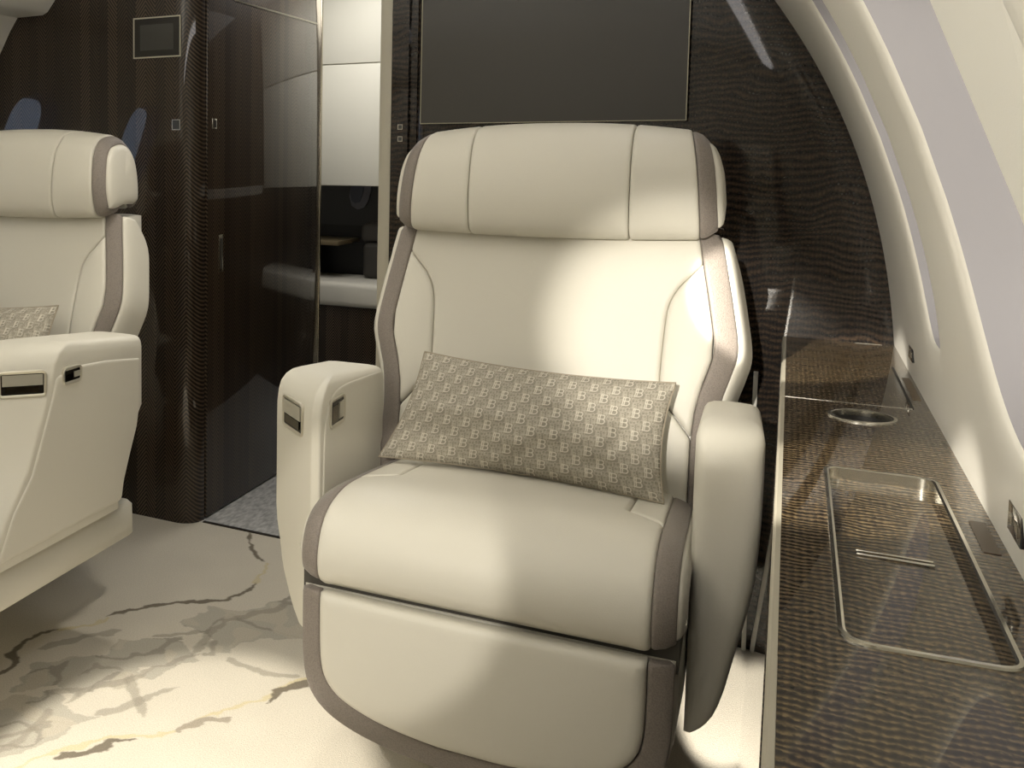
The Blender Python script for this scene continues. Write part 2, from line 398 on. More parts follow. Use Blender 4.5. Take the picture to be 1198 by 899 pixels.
BLOB = {
'A': [(-1.118, 1.795), (-1.097, 1.869), (-0.985, 1.92), (-0.945, 2.034), (-0.898, 2.098), (-0.80, 2.0), (-0.78, 1.886), (-0.921, 1.797), (-0.941, 1.723), (-0.986, 1.697), (-1.027, 1.715), (-1.023, 1.76), (-1.081, 1.77)],
'B': [(-1.213, 1.39), (-1.237, 1.455), (-1.232, 1.515), (-1.135, 1.611), (-1.161, 1.679), (-1.084, 1.724), (-1.003, 1.675), (-1.038, 1.589), (-1.054, 1.524), (-1.111, 1.438)],
'C': [(-1.231, 1.318), (-1.201, 1.376), (-1.112, 1.414), (-1.04, 1.397), (-1.076, 1.345), (-1.069, 1.289), (-1.087, 1.222), (-1.115, 1.192), (-1.2, 1.2)]}
def vnoise(p, sc, seed):
    r = np.random.default_rng(seed).random((256, 256)); q = p * sc; i = np.floor(q).astype(int); f = q - i; f = f * f * (3 - 2 * f)
    a = r[i[:, 0] % 256, i[:, 1] % 256]; b = r[(i[:, 0] + 1) % 256, i[:, 1] % 256]; c = r[i[:, 0] % 256, (i[:, 1] + 1) % 256]; d = r[(i[:, 0] + 1) % 256, (i[:, 1] + 1) % 256]
    return (a * (1 - f[:, 0]) + b * f[:, 0]) * (1 - f[:, 1]) + (c * (1 - f[:, 0]) + d * f[:, 0]) * f[:, 1]
def polydist(p, pts):
    Q = catmull(pts, 6); best = np.full(len(p), 9.); tt = np.zeros(len(p)); n = len(Q) - 1
    for i in range(n):
        a, b = Q[i], Q[i + 1]; ab = b - a; t = np.clip(((p - a) @ ab) / max(ab @ ab, 1e-12), 0, 1)
        d = np.linalg.norm(p - (a + t[:, None] * ab), axis=1); k = d < best; best[k] = d[k]; tt[k] = (i + t[k]) / n
    return best, tt
def grid_mesh(xs, ys, z):
    X, Y = np.meshgrid(xs, ys, indexing='ij'); v = np.stack([X.ravel(), Y.ravel(), np.full(X.size, z)], 1)
    n, m = len(xs), len(ys); i, j = np.meshgrid(np.arange(n - 1), np.arange(m - 1), indexing='ij'); a = (i * m + j).ravel()
    return v, np.stack([a, a + m, a + m + 1, a + 1], 1)
def fast_mesh(name, v, f, mat, col=None, parent=None, smooth=False):
    me = bpy.data.meshes.new(name); me.vertices.add(len(v)); me.vertices.foreach_set('co', np.asarray(v, np.float32).ravel())
    me.loops.add(f.size); me.loops.foreach_set('vertex_index', f.ravel().astype(np.int32)); k = f.shape[1]
    me.polygons.add(len(f)); me.polygons.foreach_set('loop_start', np.arange(0, f.size, k, dtype=np.int32)); me.polygons.foreach_set('loop_total', np.full(len(f), k, np.int32))
    me.update(calc_edges=True); me.validate()
    me.polygons.foreach_set('use_smooth', [smooth] * len(f))
    if col is not None:
        a = me.color_attributes.new('pattern', 'FLOAT_COLOR', 'POINT'); c = np.ones((len(v), 4), np.float32); c[:, :3] = col; a.data.foreach_set('color', c.ravel())
    me.materials.append(mat); o = bpy.data.objects.new(name, me); COL.objects.link(o)
    if parent: o.parent = parent
    return o
xs = np.r_[np.arange(-2.3, -1.45, .06), np.arange(-1.45, -.35, .0032), np.arange(-.35, .12, .03)]
ys = np.r_[np.arange(YA, .95, .06), np.arange(.95, 2.325, .0032), 2.325]
v, f = grid_mesh(xs, ys, 0.0); P = v[:, :2]
warp = np.stack([vnoise(P, 45, 1) - .5, vnoise(P, 45, 2) - .5], 1) * .012 + np.stack([vnoise(P, 120, 5) - .5, vnoise(P, 120, 6) - .5], 1) * .005
Pw = P + warp
base = np.array([.60, .555, .465]); C_ = np.tile(base, (len(v), 1)) * (1 + .05 * (vnoise(P, 14, 3)[:, None] - .5))
def mixc(mask, col, a=1.0):
    global C_
    w = (np.clip(mask, 0, 1) * a)[:, None]; C_ = C_ * (1 - w) + np.array(col) * w
warp2 = np.stack([vnoise(P, 12, 7) - .5, vnoise(P, 12, 8) - .5], 1) * .05 + np.stack([vnoise(P, 35, 17) - .5, vnoise(P, 35, 18) - .5], 1) * .03
for k, L_ in BLOB.items():
    L2 = np.array(L_); q = Pw + warp2; ins = inside(q, L2); mixc(ins.astype(float), (.40, .375, .315), .8)
    n1 = np.abs(vnoise(P + warp2, 16, 11) - .5) < .07; mixc((ins & n1).astype(float), (.25, .228, .185), .6)
    n2 = vnoise(P + warp2, 20, 12) > .72; mixc((ins & n2).astype(float), (.50, .455, .37), .8)
for k in CUR:
    if k[0] == 's':
        d, t = polydist(Pw, CUR[k]); w = .010 * (.35 + .9 * vnoise(P, 25, 9)) * np.clip(np.sin(t * math.pi) * 2 + .2, 0, 1)
        mixc(np.clip((w - d) / .0025 + .5, 0, 1), (.28, .255, .205), .6)
for k in ('Y1', 'Y2', 'Y3', 'Y4'):
    d, t = polydist(Pw, CUR[k]); w = .0065 * (.5 + .8 * vnoise(P, 30, 13)); mixc(np.clip((w - d) / .0025 + .5, 0, 1), (.56, .48, .28), .7)
for k in ('V1a', 'V1b', 'V1c', 'V2a', 'V2b', 'G3'):
    d, t = polydist(Pw, CUR[k]); w = .0090 * (.25 + 1.1 * vnoise(P, 22, 14)) * np.clip(np.minimum(t, 1 - t) * 9 + .15, 0, 1)
    mixc(np.clip((w - d) / .002 + .5, 0, 1), (.17, .145, .11) if k != 'G3' else (.34, .30, .24), .95)
fast_mesh('floor', v, f, CARPET, C_); tag(bpy.data.objects['floor'], kind='structure')
tag(MB().box(-1.95, -.80, 2.325, 4.6, -.02, .0005).build('floor_galley', SPECK, smooth=False), kind='structure')
tag(MB().box(-1.36, -.84, 2.325, 2.334, -.01, .003).build('trim_2', plain('threshold_metal', (.06, .055, .05), .3, metal=.5), smooth=False), kind='structure')

# ------------------------------------------------------------------ bulkheads
def vpost(cx, cy, r, a0, a1, z0, z1, n=16):
    arc = [(cx + r * math.cos(R(a0 + (a1 - a0) * k / n)), cy + r * math.sin(R(a0 + (a1 - a0) * k / n))) for k in range(n + 1)]
    return arc
# left bulkhead with rounded aisle end
pl = [(XC - .3, 2.345), (XC - .3, 2.287), (-1.425, 2.287)] + vpost(-1.425, 2.345, .058, -90, 0, 0, 0)[1:] 
rings = [[(x, y, z) for x, y in pl] for z in (0, 1.7)]
tag(MB().loft(rings).build('wall_front_left', WOOD_X, sharp=30), kind='structure')
# right bulkhead: jamb, door pocket column, main panel
pr = [(-.826, 2.36), (-.826, 2.29), (-.785, 2.29), (-.785, 2.30), (-.765, 2.30)] + vpost(-.735, 2.298, .03, 180, 270, 0, 0)[1:] + [(.45, 2.268), (.45, 2.36)]
# panel front plane is Y=2.268 near the aisle; side wall and ledge stop against it
rings = [[(x, y + (0.032 if x > -.3 else 0) * 0, z) for x, y in pr] for z in (0, 1.7)]
tag(MB().loft(rings).build('wall_front_right', RIPPLE_V, sharp=30), kind='structure')
tag(MB().box(-.856, -.8265, 2.292, 2.42, 0, 1.72, .002).build('trim_3', plain('cream_door_jamb', (.52, .49, .40), .4), sharp=30), kind='structure')

# sliding galley door panel running forward along the aisle
dr = empty('galley_door_panel', (-1.372, 2.35, 0)); tag(dr, 'tall dark herringbone gloss panel running forward from the rounded corner post', 'cabinet door')
def at_(mb_, name, mat, par, **k):
    o = mb_.build(name, mat, par, **k); l = par.location if par.parent is None else None
    o.matrix_parent_inverse = Matrix.Translation(-Vector(par.location)) if par.parent is None else Matrix.Identity(4)
    return o
at_(MB().box(-1.395, -1.364, 2.352, 3.10, .004, 1.66, .004), 'door_leaf', WOOD_Y, dr)
at_(MB().box(-1.396, -1.362, 3.10, 3.112, .004, 1.66, .002), 'edge_trim', GOLD, dr)
h = at_(MB().box(-1.3645, -1.3625, 2.416, 2.440, .68, .785, .001), 'handle_plate', GOLD, dr)
o = MB().box(-1.3628, -1.3618, 2.421, 2.435, .69, .775, .0005).build('handle_recess', plain('handle_dark', (.05, .045, .035), .3), h)
at_(MB().box(-1.3645, -1.3625, 2.500, 3.065, 1.432, 1.437), 'bright_line_strip', CHROME, dr)  # chrome strip standing in for a bright line of light on the door
s_ = at_(MB().box(-1.3645, -1.3625, 2.378, 2.402, 1.075, 1.103, .001), 'switch_frame', CHROME, dr)
o = MB().box(-1.3628, -1.3616, 2.382, 2.398, 1.079, 1.099).build('switch_face', BLACKG, s_)

# touch screen on the left bulkhead
ts = empty('touch_screen', (-1.48, 2.285, 1.315)); tag(ts, 'small landscape touch screen with pale metal frame on the left dark bulkhead', 'control screen')
def frame_ring(x0, x1, z0, z1, y, w, t, axis='y'):
    def rect(i, yy): return [(x0 + i, yy, z0 + i), (x1 - i, yy, z0 + i), (x1 - i, yy, z1 - i), (x0 + i, yy, z1 - i)]
    return MB().loft([rect(0, y), rect(0, y - t), rect(w, y - t), rect(w, y)], closed=True)
sx0, sx1, sz0, sz1 = -1.556, -1.406, 1.263, 1.371
at_(frame_ring(sx0, sx1, sz0, sz1, 2.2868, .0035, .004), 'bezel', plain('pale_bezel', (.55, .52, .42), .35, metal=.4), ts, smooth=False)
at_(MB().box(sx0 + .003, sx1 - .003, 2.2840, 2.2866, sz0 + .003, sz1 - .003), 'border_glass', plain('border_dark', (.025, .023, .02), .25), ts, smooth=False)
at_(MB().box(sx0 + .022, sx1 - .022, 2.2832, 2.2842, sz0 + .020, sz1 - .020), 'display', SCREEN2, ts, smooth=False)
sw = empty('wall_switch', (-1.415, 2.285, 1.085)); tag(sw, 'tiny square light switch with silver outline below the touch screen', 'switch')
at_(frame_ring(-1.434, -1.408, 1.070, 1.098, 2.2868, .0018, .0025), 'switch_frame', CHROME, sw, smooth=False)
at_(MB().box(-1.4325, -1.4095, 2.2852, 2.2866, 1.0715, 1.0965), 'switch_face', SCREEN2, sw, smooth=False)
for i, z in enumerate((1.071, 1.043)):
    w = empty('column_switch', (-.803, 2.289, z)); tag(w, ['upper of two tiny black switches on the dark column right of the doorway', 'lower of two tiny black switches on the dark column right of the doorway'][i], 'switch', 'column switches')
    at_(frame_ring(-.8085, -.7965, z - .006, z + .006, 2.2898, .0014, .002), 'switch_frame', CHROME, w, smooth=False)
    at_(MB().box(-.807, -.798, 2.2880, 2.2896, z - .0048, z + .0048), 'switch_face', BLACKG, w, smooth=False)
# outlet low on left bulkhead
ou = empty('wall_outlet', (-1.57, 2.286, .42)); tag(ou, 'dark vertical outlet plate low on the bulkhead right of the left-hand seat', 'outlet')
at_(MB().box(-1.585, -1.552, 2.2840, 2.2868, .392, .452, .001), 'cover_plate', plain('outlet_brown', (.03, .024, .018), .35), ou)
at_(MB().box(-1.576, -1.561, 2.2828, 2.2842, .412, .432), 'socket', BLACKG, ou, smooth=False)

# television
tv = empty('television', (-.463, 2.25, 1.25)); tag(tv, 'large flat dark grey television with thin gold frame on the bulkhead above the near seat', 'television')
tx0, tx1, tz0, tz1 = -.741, -.187, 1.076, 1.43
at_(MB().box(tx0 + .001, tx1 - .001, 2.2490, 2.2685, tz0 + .001, tz1 - .001, .001), 'housing', DARK, tv)
at_(frame_ring(tx0, tx1, tz0, tz1, 2.2500, .0018, .004), 'frame', plain('thin_gold_frame', (.32, .30, .22), .35, metal=.5), tv, smooth=False)
at_(MB().box(tx0 + .002, tx1 - .002, 2.2470, 2.2495, tz0 + .002, tz1 - .002), 'screen', SCREEN, tv, smooth=False)

# ------------------------------------------------------------------ galley seen through the doorway
tag(MB().box(-1.9, -.3, 4.5, 4.55, 0, 1.75).build('wall_galley_front', PANEL, smooth=False), kind='structure')
tag(MB().box(-.852, -.80, 2.42, 4.5, 0, 1.75).build('wall_galley_right', WOOD_Y, smooth=False), kind='structure')
tag(MB().box(-.856, -.852, 2.43, 3.58, .865, .905).build('trim_5', PANEL, smooth=False), kind='structure')
tag(MB().box(-.048, -.040, 2.2575, 2.2675, 0, .575, .001).build('trim_4', PANEL, smooth=False), kind='structure')
tag(MB().box(-1.95, -1.90, 2.40, 4.5, 0, 1.75).build('wall_galley_left', PANEL, smooth=False), kind='structure')
tag(MB().box(-1.95, -.3, 2.285, 2.345, 1.6405, 1.76).build('trim_6', PANEL, smooth=False), kind='structure')
tag(MB().box(-1.95, -.8, 2.345, 4.5, 1.72, 1.75).build('ceiling_galley', CEIL, smooth=False), kind='structure')
GY = 3.6
gc = empty('galley_cupboard', (-1.4, GY, .89)); tag(gc, 'tall cream upper cupboard beyond the doorway with one horizontal seam', 'cupboard')
CUPB = plain('white_cupboard', (.78, .76, .66), .45)
at_(MB().box(-1.88, -.86, GY + .01, GY + .5, .890, 1.70, .002), 'carcass', CUPB, gc)
at_(MB().box(-1.88, -.86, GY - .004, GY + .009, .892, 1.350, .002), 'lower_door', CUPB, gc)
at_(MB().box(-1.88, -.86, GY - .004, GY + .009, 1.354, 1.70, .002), 'upper_door', CUPB, gc)
gn = empty('galley_niche', (-1.4, GY + .2, .53)); tag(gn, 'black gloss recess under the cream cupboard beyond the doorway', 'niche')
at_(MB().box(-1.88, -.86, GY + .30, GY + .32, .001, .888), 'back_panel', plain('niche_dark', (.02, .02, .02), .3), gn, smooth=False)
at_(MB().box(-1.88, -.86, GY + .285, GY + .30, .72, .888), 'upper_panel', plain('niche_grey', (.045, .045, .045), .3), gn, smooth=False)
gw = empty('galley_window', (-1.47, GY + .28, .8)); tag(gw, 'small pale blue-grey oval window in the dark recess beyond the doorway', 'window')
wn = [(-1.565, .885), (-1.475, .885), (-1.487, .83), (-1.505, .795), (-1.535, .785), (-1.562, .80), (-1.572, .84)]
wq = round_poly(wn, .012, 4)
at_(MB().loft([[(x, GY + .284, z) for x, z in wq], [(x, GY + .276, z) for x, z in wq]]), 'window_surround', plain('surround_blue', (.20, .20, .235), .5), gw)
wq2 = [((x + 1.52) * .62 - 1.535, (z - .84) * .72 + .85) for x, z in wq]
at_(MB().loft([[(x, GY + .277, z) for x, z in wq2], [(x, GY + .272, z) for x, z in wq2]]), 'window_glass_pane', plain('pane_blue', (.09, .10, .14), .3), gw)
gt = empty('galley_table', (-1.6, GY + .12, .66)); tag(gt, 'thin wooden table leaf edge in the dark recess beyond the doorway', 'table')
at_(MB().box(-1.86, -1.52, GY + .04, GY + .27, .655, .672, .003), 'table_top', plain('table_wood', (.16, .125, .07), .35), gt)
at_(MB().box(-1.80, -1.72, GY + .12, GY + .18, .5205, .656, .004), 'table_leg', DARK, gt)
gb = empty('galley_bench', (-1.4, GY + .1, .44)); tag(gb, 'cream cushioned bench crossing the dark recess beyond the doorway', 'bench')
at_(MB().box(-1.88, -.86, GY - .02, GY + .28, .425, .520, .022, 4), 'bench_cushion', LEATHER, gb)
at_(MB().box(-1.88, -.86, GY + .0, GY + .28, .006, .424, .002), 'bench_base', WOOD_X, gb)
sc_ = empty('side_chair', (-1.42, GY + .15, .52)); tag(sc_, 'dim dark upholstered chair back above the cream bench beyond the doorway', 'chair')
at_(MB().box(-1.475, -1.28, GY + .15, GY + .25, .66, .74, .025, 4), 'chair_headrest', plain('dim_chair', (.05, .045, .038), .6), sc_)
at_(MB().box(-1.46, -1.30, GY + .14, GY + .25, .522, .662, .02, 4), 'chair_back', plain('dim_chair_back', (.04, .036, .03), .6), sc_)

# ------------------------------------------------------------------ window ledge
lg = empty('side_ledge', (.09, .6, 0)); tag(lg, 'long dark glossy rippled-wood side ledge under the windows, right of the near seat', 'ledge')
ZL = .65; Y0L, Y1L = -.6, 2.268
tro = round_poly([(.049, .835), (.149, .85), (.149, 1.322), (.049, 1.322)], .02, 8)
tro = round_poly([(.047, .842), (.152, .852), (.149, 1.322), (.049, 1.322)], [.022, .016, .016, .016], 8)
cupc, cupr = (.0975, 1.606), .0385
cup = [(cupc[0] + cupr * math.cos(t), cupc[1] + cupr * math.sin(t)) for t in np.linspace(0, 2 * math.pi, 49)[:-1]]
outer = [(.006, Y0L), (.1835, Y0L), (.1835, Y1L), (.006, Y1L)]
v2, t2 = triangulate(np.array(outer), [np.array(tro), np.array(cup)], np.array([(.1, y) for y in np.linspace(-.5, .7, 12)]))
mt = MB(); mt.add([(a, b, ZL) for a, b in v2], [tuple(q) for q in t2])
mt.add([(.006, Y0L, ZL), (.006, Y1L, ZL), (.006, Y1L, ZL - .02), (.006, Y0L, ZL - .02)], [(0, 1, 2, 3)])
at_(mt, 'ledge_top', RIPPLE, lg, smooth=False)
# front face slopes out towards the floor
pf = [(-.002, .632), (-.012, .45), (-.026, .20), (-.036, .0), (.004, .0), (.004, .632)]
at_(MB().loft([[(x, y, z) for x, z in pf] for y in (Y0L, Y1L)]), 'front_panel', WOOD_Y, lg, sharp=20)
pe = [(.0058, .6503), (.0015, .6503), (-.0005, .648), (-.001, .633), (.0055, .633)]
at_(MB().loft([[(x, y, z) for x, z in pe] for y in (Y0L, Y1L)]), 'edge_trim', plain('champagne_edge', (.42, .39, .31), .35, metal=.2), lg, sharp=20)
for y in (2.276 - .02, 1.692):
    at_(MB().box(.0065 if y < 2 else .12, .162, y - .0006, y + .0006, ZL, ZL + .0007), 'joint_line', CHROME, lg, smooth=False)
at_(MB().box(.1605, .1635, 1.694, 2.02, ZL - .0, ZL + .0008), 'slot', DARK, lg, smooth=False)
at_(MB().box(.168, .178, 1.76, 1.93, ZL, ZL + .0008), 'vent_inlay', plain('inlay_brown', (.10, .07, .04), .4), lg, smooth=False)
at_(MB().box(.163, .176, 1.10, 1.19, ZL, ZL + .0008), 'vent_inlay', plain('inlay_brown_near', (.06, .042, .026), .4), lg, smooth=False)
# recessed tray
def offs(P_, d):
    P_ = np.array(P_); c = P_.mean(0); T = np.roll(P_, -1, 0) - np.roll(P_, 1, 0); T /= np.linalg.norm(T, axis=1)[:, None] + 1e-12; N = np.stack([T[:, 1], -T[:, 0]], 1); return P_ + N * d
tr3 = lambda d, z: [(a, b, z) for a, b in offs(tro, d)]
at_(MB().loft([tr3(.0035, ZL), tr3(.003, ZL + .002), tr3(.0, ZL + .0024), tr3(-.002, ZL + .0015), tr3(-.0025, ZL - .011)], False, False), 'tray_rim', plain('tray_rim_metal', (.62, .60, .53), .16, metal=1), lg, sharp=30)
at_(MB().loft([tr3(-.002, ZL - .0105), tr3(-.002, ZL - .03)], True, True), 'tray_floor', RIPPLE, lg, smooth=False)
hb = at_(MB().box(.066, .125, 1.0665, 1.0705, ZL - .0105, ZL - .0080, .0008), 'pull_bar', CHROME, lg)
at_(MB().box(.066, .125, 1.076, 1.079, ZL - .0105, ZL - .0080, .0008), 'pull_bar', CHROME, lg)
# cup holder
cr = lambda r, z: [(cupc[0] + r * math.cos(t), cupc[1] + r * math.sin(t), z) for t in np.linspace(0, 2 * math.pi, 49)[:-1]]
ch = at_(MB().loft([cr(.0405, ZL), cr(.0403, ZL + .002), cr(.038, ZL + .003), cr(.0345, ZL + .002), cr(.034, ZL - .006)], False, False), 'cup_holder_ring', CHROME, lg)
o = MB().loft([cr(.0345, ZL - .003), cr(.033, ZL - .05)], False, True).build('cup_well', DARK, ch)
# wall sockets above the ledge
for i, (y, z, s) in enumerate([(1.914, .693, .010), (1.057, .693, .013)]):
    w = empty('side_wall_socket', (W(z), y, z)); tag(w, ['small black socket on the cream side wall by the far end of the ledge', 'black two-button socket on the cream side wall at the right edge of the view'][i], 'socket', 'side wall sockets')
    x = W(z)
    at_(MB().box(x - .0022, x + .006, y - .028, y + .028, z - s, z + s, .001), 'cover_plate', BLACKG, w)
    for dy in (-.012, .012): at_(MB().box(x - .003, x - .002, y + dy - .006, y + dy + .006, z - .004, z + .004), 'socket_contact', CHROME, w, smooth=False)

# ------------------------------------------------------------------ monogram pillow
def glyph_segments():
    S = []
    def arc(cx, cy, rx, ry, a0, a1, n=7):
        pts = [(cx + rx * math.cos(R(a0 + (a1 - a0) * k / n)), cy + ry * math.sin(R(a0 + (a1 - a0) * k / n))) for k in range(n + 1)]
        S.extend(zip(pts[:-1], pts[1:]))
    S.append(((-.35, -.5), (-.35, .5))); S.append(((-.17, -.5), (-.17, .5)))
    for y in (.5, 0.03, -.5): S.append(((-.35, y), (.1, y)))
    arc(.1, .265, .22, .235, 90, -90); arc(.1, -.235, .27, .265, 90, -90)
    return S
GS = glyph_segments()
def glyph_dist(q):
    best = np.full(len(q), 9.)
    for a, b in GS:
        a = np.array(a); b = np.array(b); ab = b - a; t = np.clip(((q - a) @ ab) / (ab @ ab), 0, 1); best = np.minimum(best, np.linalg.norm(q - (a + t[:, None] * ab), axis=1))
    return best
def pillow_colour(s, t):
    """s,t in metres on the cloth"""
    col = np.tile(np.array([.315, .29, .24]), (len(s), 1)) * (1 + .22 * (vnoise(np.stack([s, t], 1), 900, 21) - .5))[:, None]
    px, py = .0340, .0185; size = .0145
    def put(ox, oy, sz, rot, colr, a, wd):
        nonlocal col
        row = np.round((t - oy) / py); ss = s - ox - row * .0150; ix = np.round(ss / px); q = np.stack([ss - ix * px, t - oy - row * py], 1) / sz
        c_, s_2 = math.cos(rot), math.sin(rot); q = np.stack([q[:, 0] * c_ - q[:, 1] * s_2, q[:, 0] * s_2 + q[:, 1] * c_], 1)
        d = glyph_dist(q) * sz; w = (np.clip((wd - d) / .0005 + .5, 0, 1) * a)[:, None]; col = col * (1 - w) + np.array(colr) * w
    for ox, oy, sz, ro in ((.0125, .003, .0100, 90), (.0225, .0045, .0105, -90), (.0135, -.0055, .0085, 0), (.0225, -.0045, .0085, 180), (.006, .0095, .0075, 90), (-.004, .0095, .007, 0)):
        put(ox, oy, sz, R(ro), (.52, .48, .40), .75, .00055)
    put(0.0, 0.0, size, 0.0, (.74, .70, .60), .85, .00075)
    return col
def pillow(name, TL, TR, BL, BR, thick, mat, nu=560, nv=270, parent=None):
    TL, TR, BL, BR = map(np.array, (TL, TR, BL, BR))
    u = np.linspace(-1, 1, nu); vv = np.linspace(-1, 1, nv); U, V = np.meshgrid(u, vv, indexing='ij'); U = U.ravel(); V = V.ravel()
    def mid(U, V):
        cu = U - .055 * U * (1 - V ** 2) * np.abs(U); cv = V - .10 * V * (1 - U ** 2) * np.abs(V)
        a = ((1 + cu) / 2)[:, None]; b = ((1 + cv) / 2)[:, None]
        return (1 - b) * ((1 - a) * BL + a * BR) + b * ((1 - a) * TL + a * TR)
    M_ = mid(U, V); n = np.cross(TR - TL, TL - BL); n = n / np.linalg.norm(n); n = n if n[1] < 0 else -n
    bul = (np.clip(1 - U ** 2, 0, 1) ** .55) * (np.clip(1 - V ** 2, 0, 1) ** .62)
    P2 = np.stack([U, V], 1) + 3; wr = (vnoise(P2, 5, 31) - .5) * .010 * bul + np.exp(-((U - .68) ** 2 / .006 + (V + .1 - (U - .68) * 1.5) ** 2 / .05)) * -.010 + np.exp(-((U - .02) ** 2 / .004 + (V + .75) ** 2 / .03)) * -.007
    front = M_ + n * ((bul * thick + wr * (bul > 0))[:, None]); f = grid_mesh(u, vv, 0)[1]
    Wd = np.linalg.norm(TR - TL + BR - BL) / 2; Hd = np.linalg.norm(TL - BL + TR - BR) / 2
    col = pillow_colour(U * Wd / 2, V * Hd / 2 * 1.05)
    # back half, coarser
    ub = np.linspace(-1, 1, 60); vb = np.linspace(-1, 1, 34); Ub, Vb = [q.ravel() for q in np.meshgrid(ub, vb, indexing='ij')]
    bb = (np.clip(1 - Ub ** 2, 0, 1) ** .55) * (np.clip(1 - Vb ** 2, 0, 1) ** .62)
    back = mid(Ub, Vb) - n * (bb * thick * .55)[:, None]; fb = grid_mesh(ub, vb, 0)[1][:, ::-1]
    colb = pillow_colour(Ub * Wd / 2, Vb * Hd / 2)
    v = np.vstack([front, back]); ff = np.vstack([f, fb + len(front)]); cc = np.vstack([col, colb])
    o = fast_mesh(name, v, ff, mat, cc, parent, True)
    # piped edge
    t = np.linspace(-1, 1, 40); e = np.vstack([mid(t, -np.ones(40)), mid(np.ones(40), t)[1:], mid(-t, np.ones(40))[1:], mid(-np.ones(40), -t)[1:-1]])
    MB().tube(e, .0017, 6, closed=True).build('piping', plain('pillow_piping', (.36, .315, .24), .7), o)
    return o

# ------------------------------------------------------------------ seats
def prof_fn(pts, n=10):
    Q = catmull(pts, n); d = np.r_[0, np.cumsum(np.linalg.norm(np.diff(Q, axis=0), axis=1))]
    T = np.gradient(Q, d, axis=0); T /= np.linalg.norm(T, axis=1)[:, None]
    def f(v):
        y = np.interp(v, d, Q[:, 0]); z = np.interp(v, d, Q[:, 1]); ty = np.interp(v, d, T[:, 0]); tz = np.interp(v, d, T[:, 1])
        return y, z, ty, tz
    return f, d[-1], Q, d
def surf(prof, w0, RR, amax=80, side_n=1, belly=None):
    """prof: profile in (y,z); normal = (ty,tz) turned so that it faces out; w0(v) half width before the wrap"""
    am = R(amax)
    def fmap(u, v):
        y, z, ty, tz = prof(v); ny, nz = -tz * side_n, ty * side_n
        w = w0(v); s = np.abs(u) - w; sp = np.clip(s, 0, None); ph = np.clip(sp / RR, 0, am)
        x = np.where(s < 0, np.abs(u), w + RR * np.sin(ph) + np.clip(sp - RR * am, 0, None) * math.cos(am))
        d = np.where(s < 0, 0, RR * (1 - np.cos(ph)) + np.clip(sp - RR * am, 0, None) * math.sin(am))
        if belly is not None: d = d + belly * (1 - np.clip(np.abs(u) / w, 0, 1) ** 2)
        # side_n=+1: outward normal is towards the sitter
        return np.stack([np.sign(u) * x, y - ny * d, z - nz * d], 1)
    return fmap
def orient(prof): return prof

def strip(w_in, w_out, v0, v1, sgn, n=26):
    vs = np.linspace(v0, v1, n); a = [(sgn * w_in(v), v) for v in vs]; b = [(sgn * w_out(v), v) for v in vs[::-1]]
    return a + b

def latch(parent, org, ux, uz, w, h, small=False):
    """pull latch: bezel ring, dark cup, flap. org centre, ux/uz unit vectors in the face"""
    org, ux, uz = Vector(org), Vector(ux).normalized(), Vector(uz).normalized(); n = ux.cross(uz).normalized()
    def rr(i, d, rad=.006):
        q = round_poly([(-w / 2 + i, -h / 2 + i), (w / 2 - i, -h / 2 + i), (w / 2 - i, h / 2 - i), (-w / 2 + i, h / 2 - i)], max(rad - i, .001), 4)
        return [tuple(org + ux * float(a) + uz * float(b) + n * d) for a, b in q]
    root = MB().loft([rr(-.003, -.004, .009), rr(-.003, .0012, .009), rr(-.0015, .0024, .008), rr(.0015, .002), rr(.003, .0006), rr(.003, -.004)], False, False).build('latch_bezel', plain('latch_bezel_metal', (.60, .57, .48), .3, metal=.6), parent)
    MB().loft([rr(.0025, .0004), rr(.0025, -.003)], True, True).build('latch_cup', plain('latch_cup_dark', (.022, .019, .014), .25, metal=.3), root, smooth=False)
    def rq(a0, a1, b0, b1, d0, d1):
        q = [(a0, b0), (a1, b0), (a1, b1), (a0, b1)]; return [[tuple(org + ux * a + uz * b + n * d) for a, b in q] for d in (d0, d1)]
    MB().loft(rq(-w / 2 + .005, w / 2 - .005, -.002, h / 2 - .004, .0002, .0028) if not small else rq(w * .08, w / 2 - .005, -h / 2 + .008, h / 2 - .008, .0002, .0022)).build('latch_flap', plain('latch_flap_nickel', (.46, .44, .37), .3, metal=.25), root, smooth=False)
    MB().loft(rq(-w / 2 + .011, w / 2 - .011, -h / 2 + .007, -.004, .0002, .0020) if not small else rq(-w / 2 + .006, w * .04, -h / 2 + .006, h / 2 - .010, .0002, .0014)).build('latch_thumb_bar', plain('latch_thumb_metal', (.14, .125, .095), .2, metal=1), root, smooth=False)
    return root

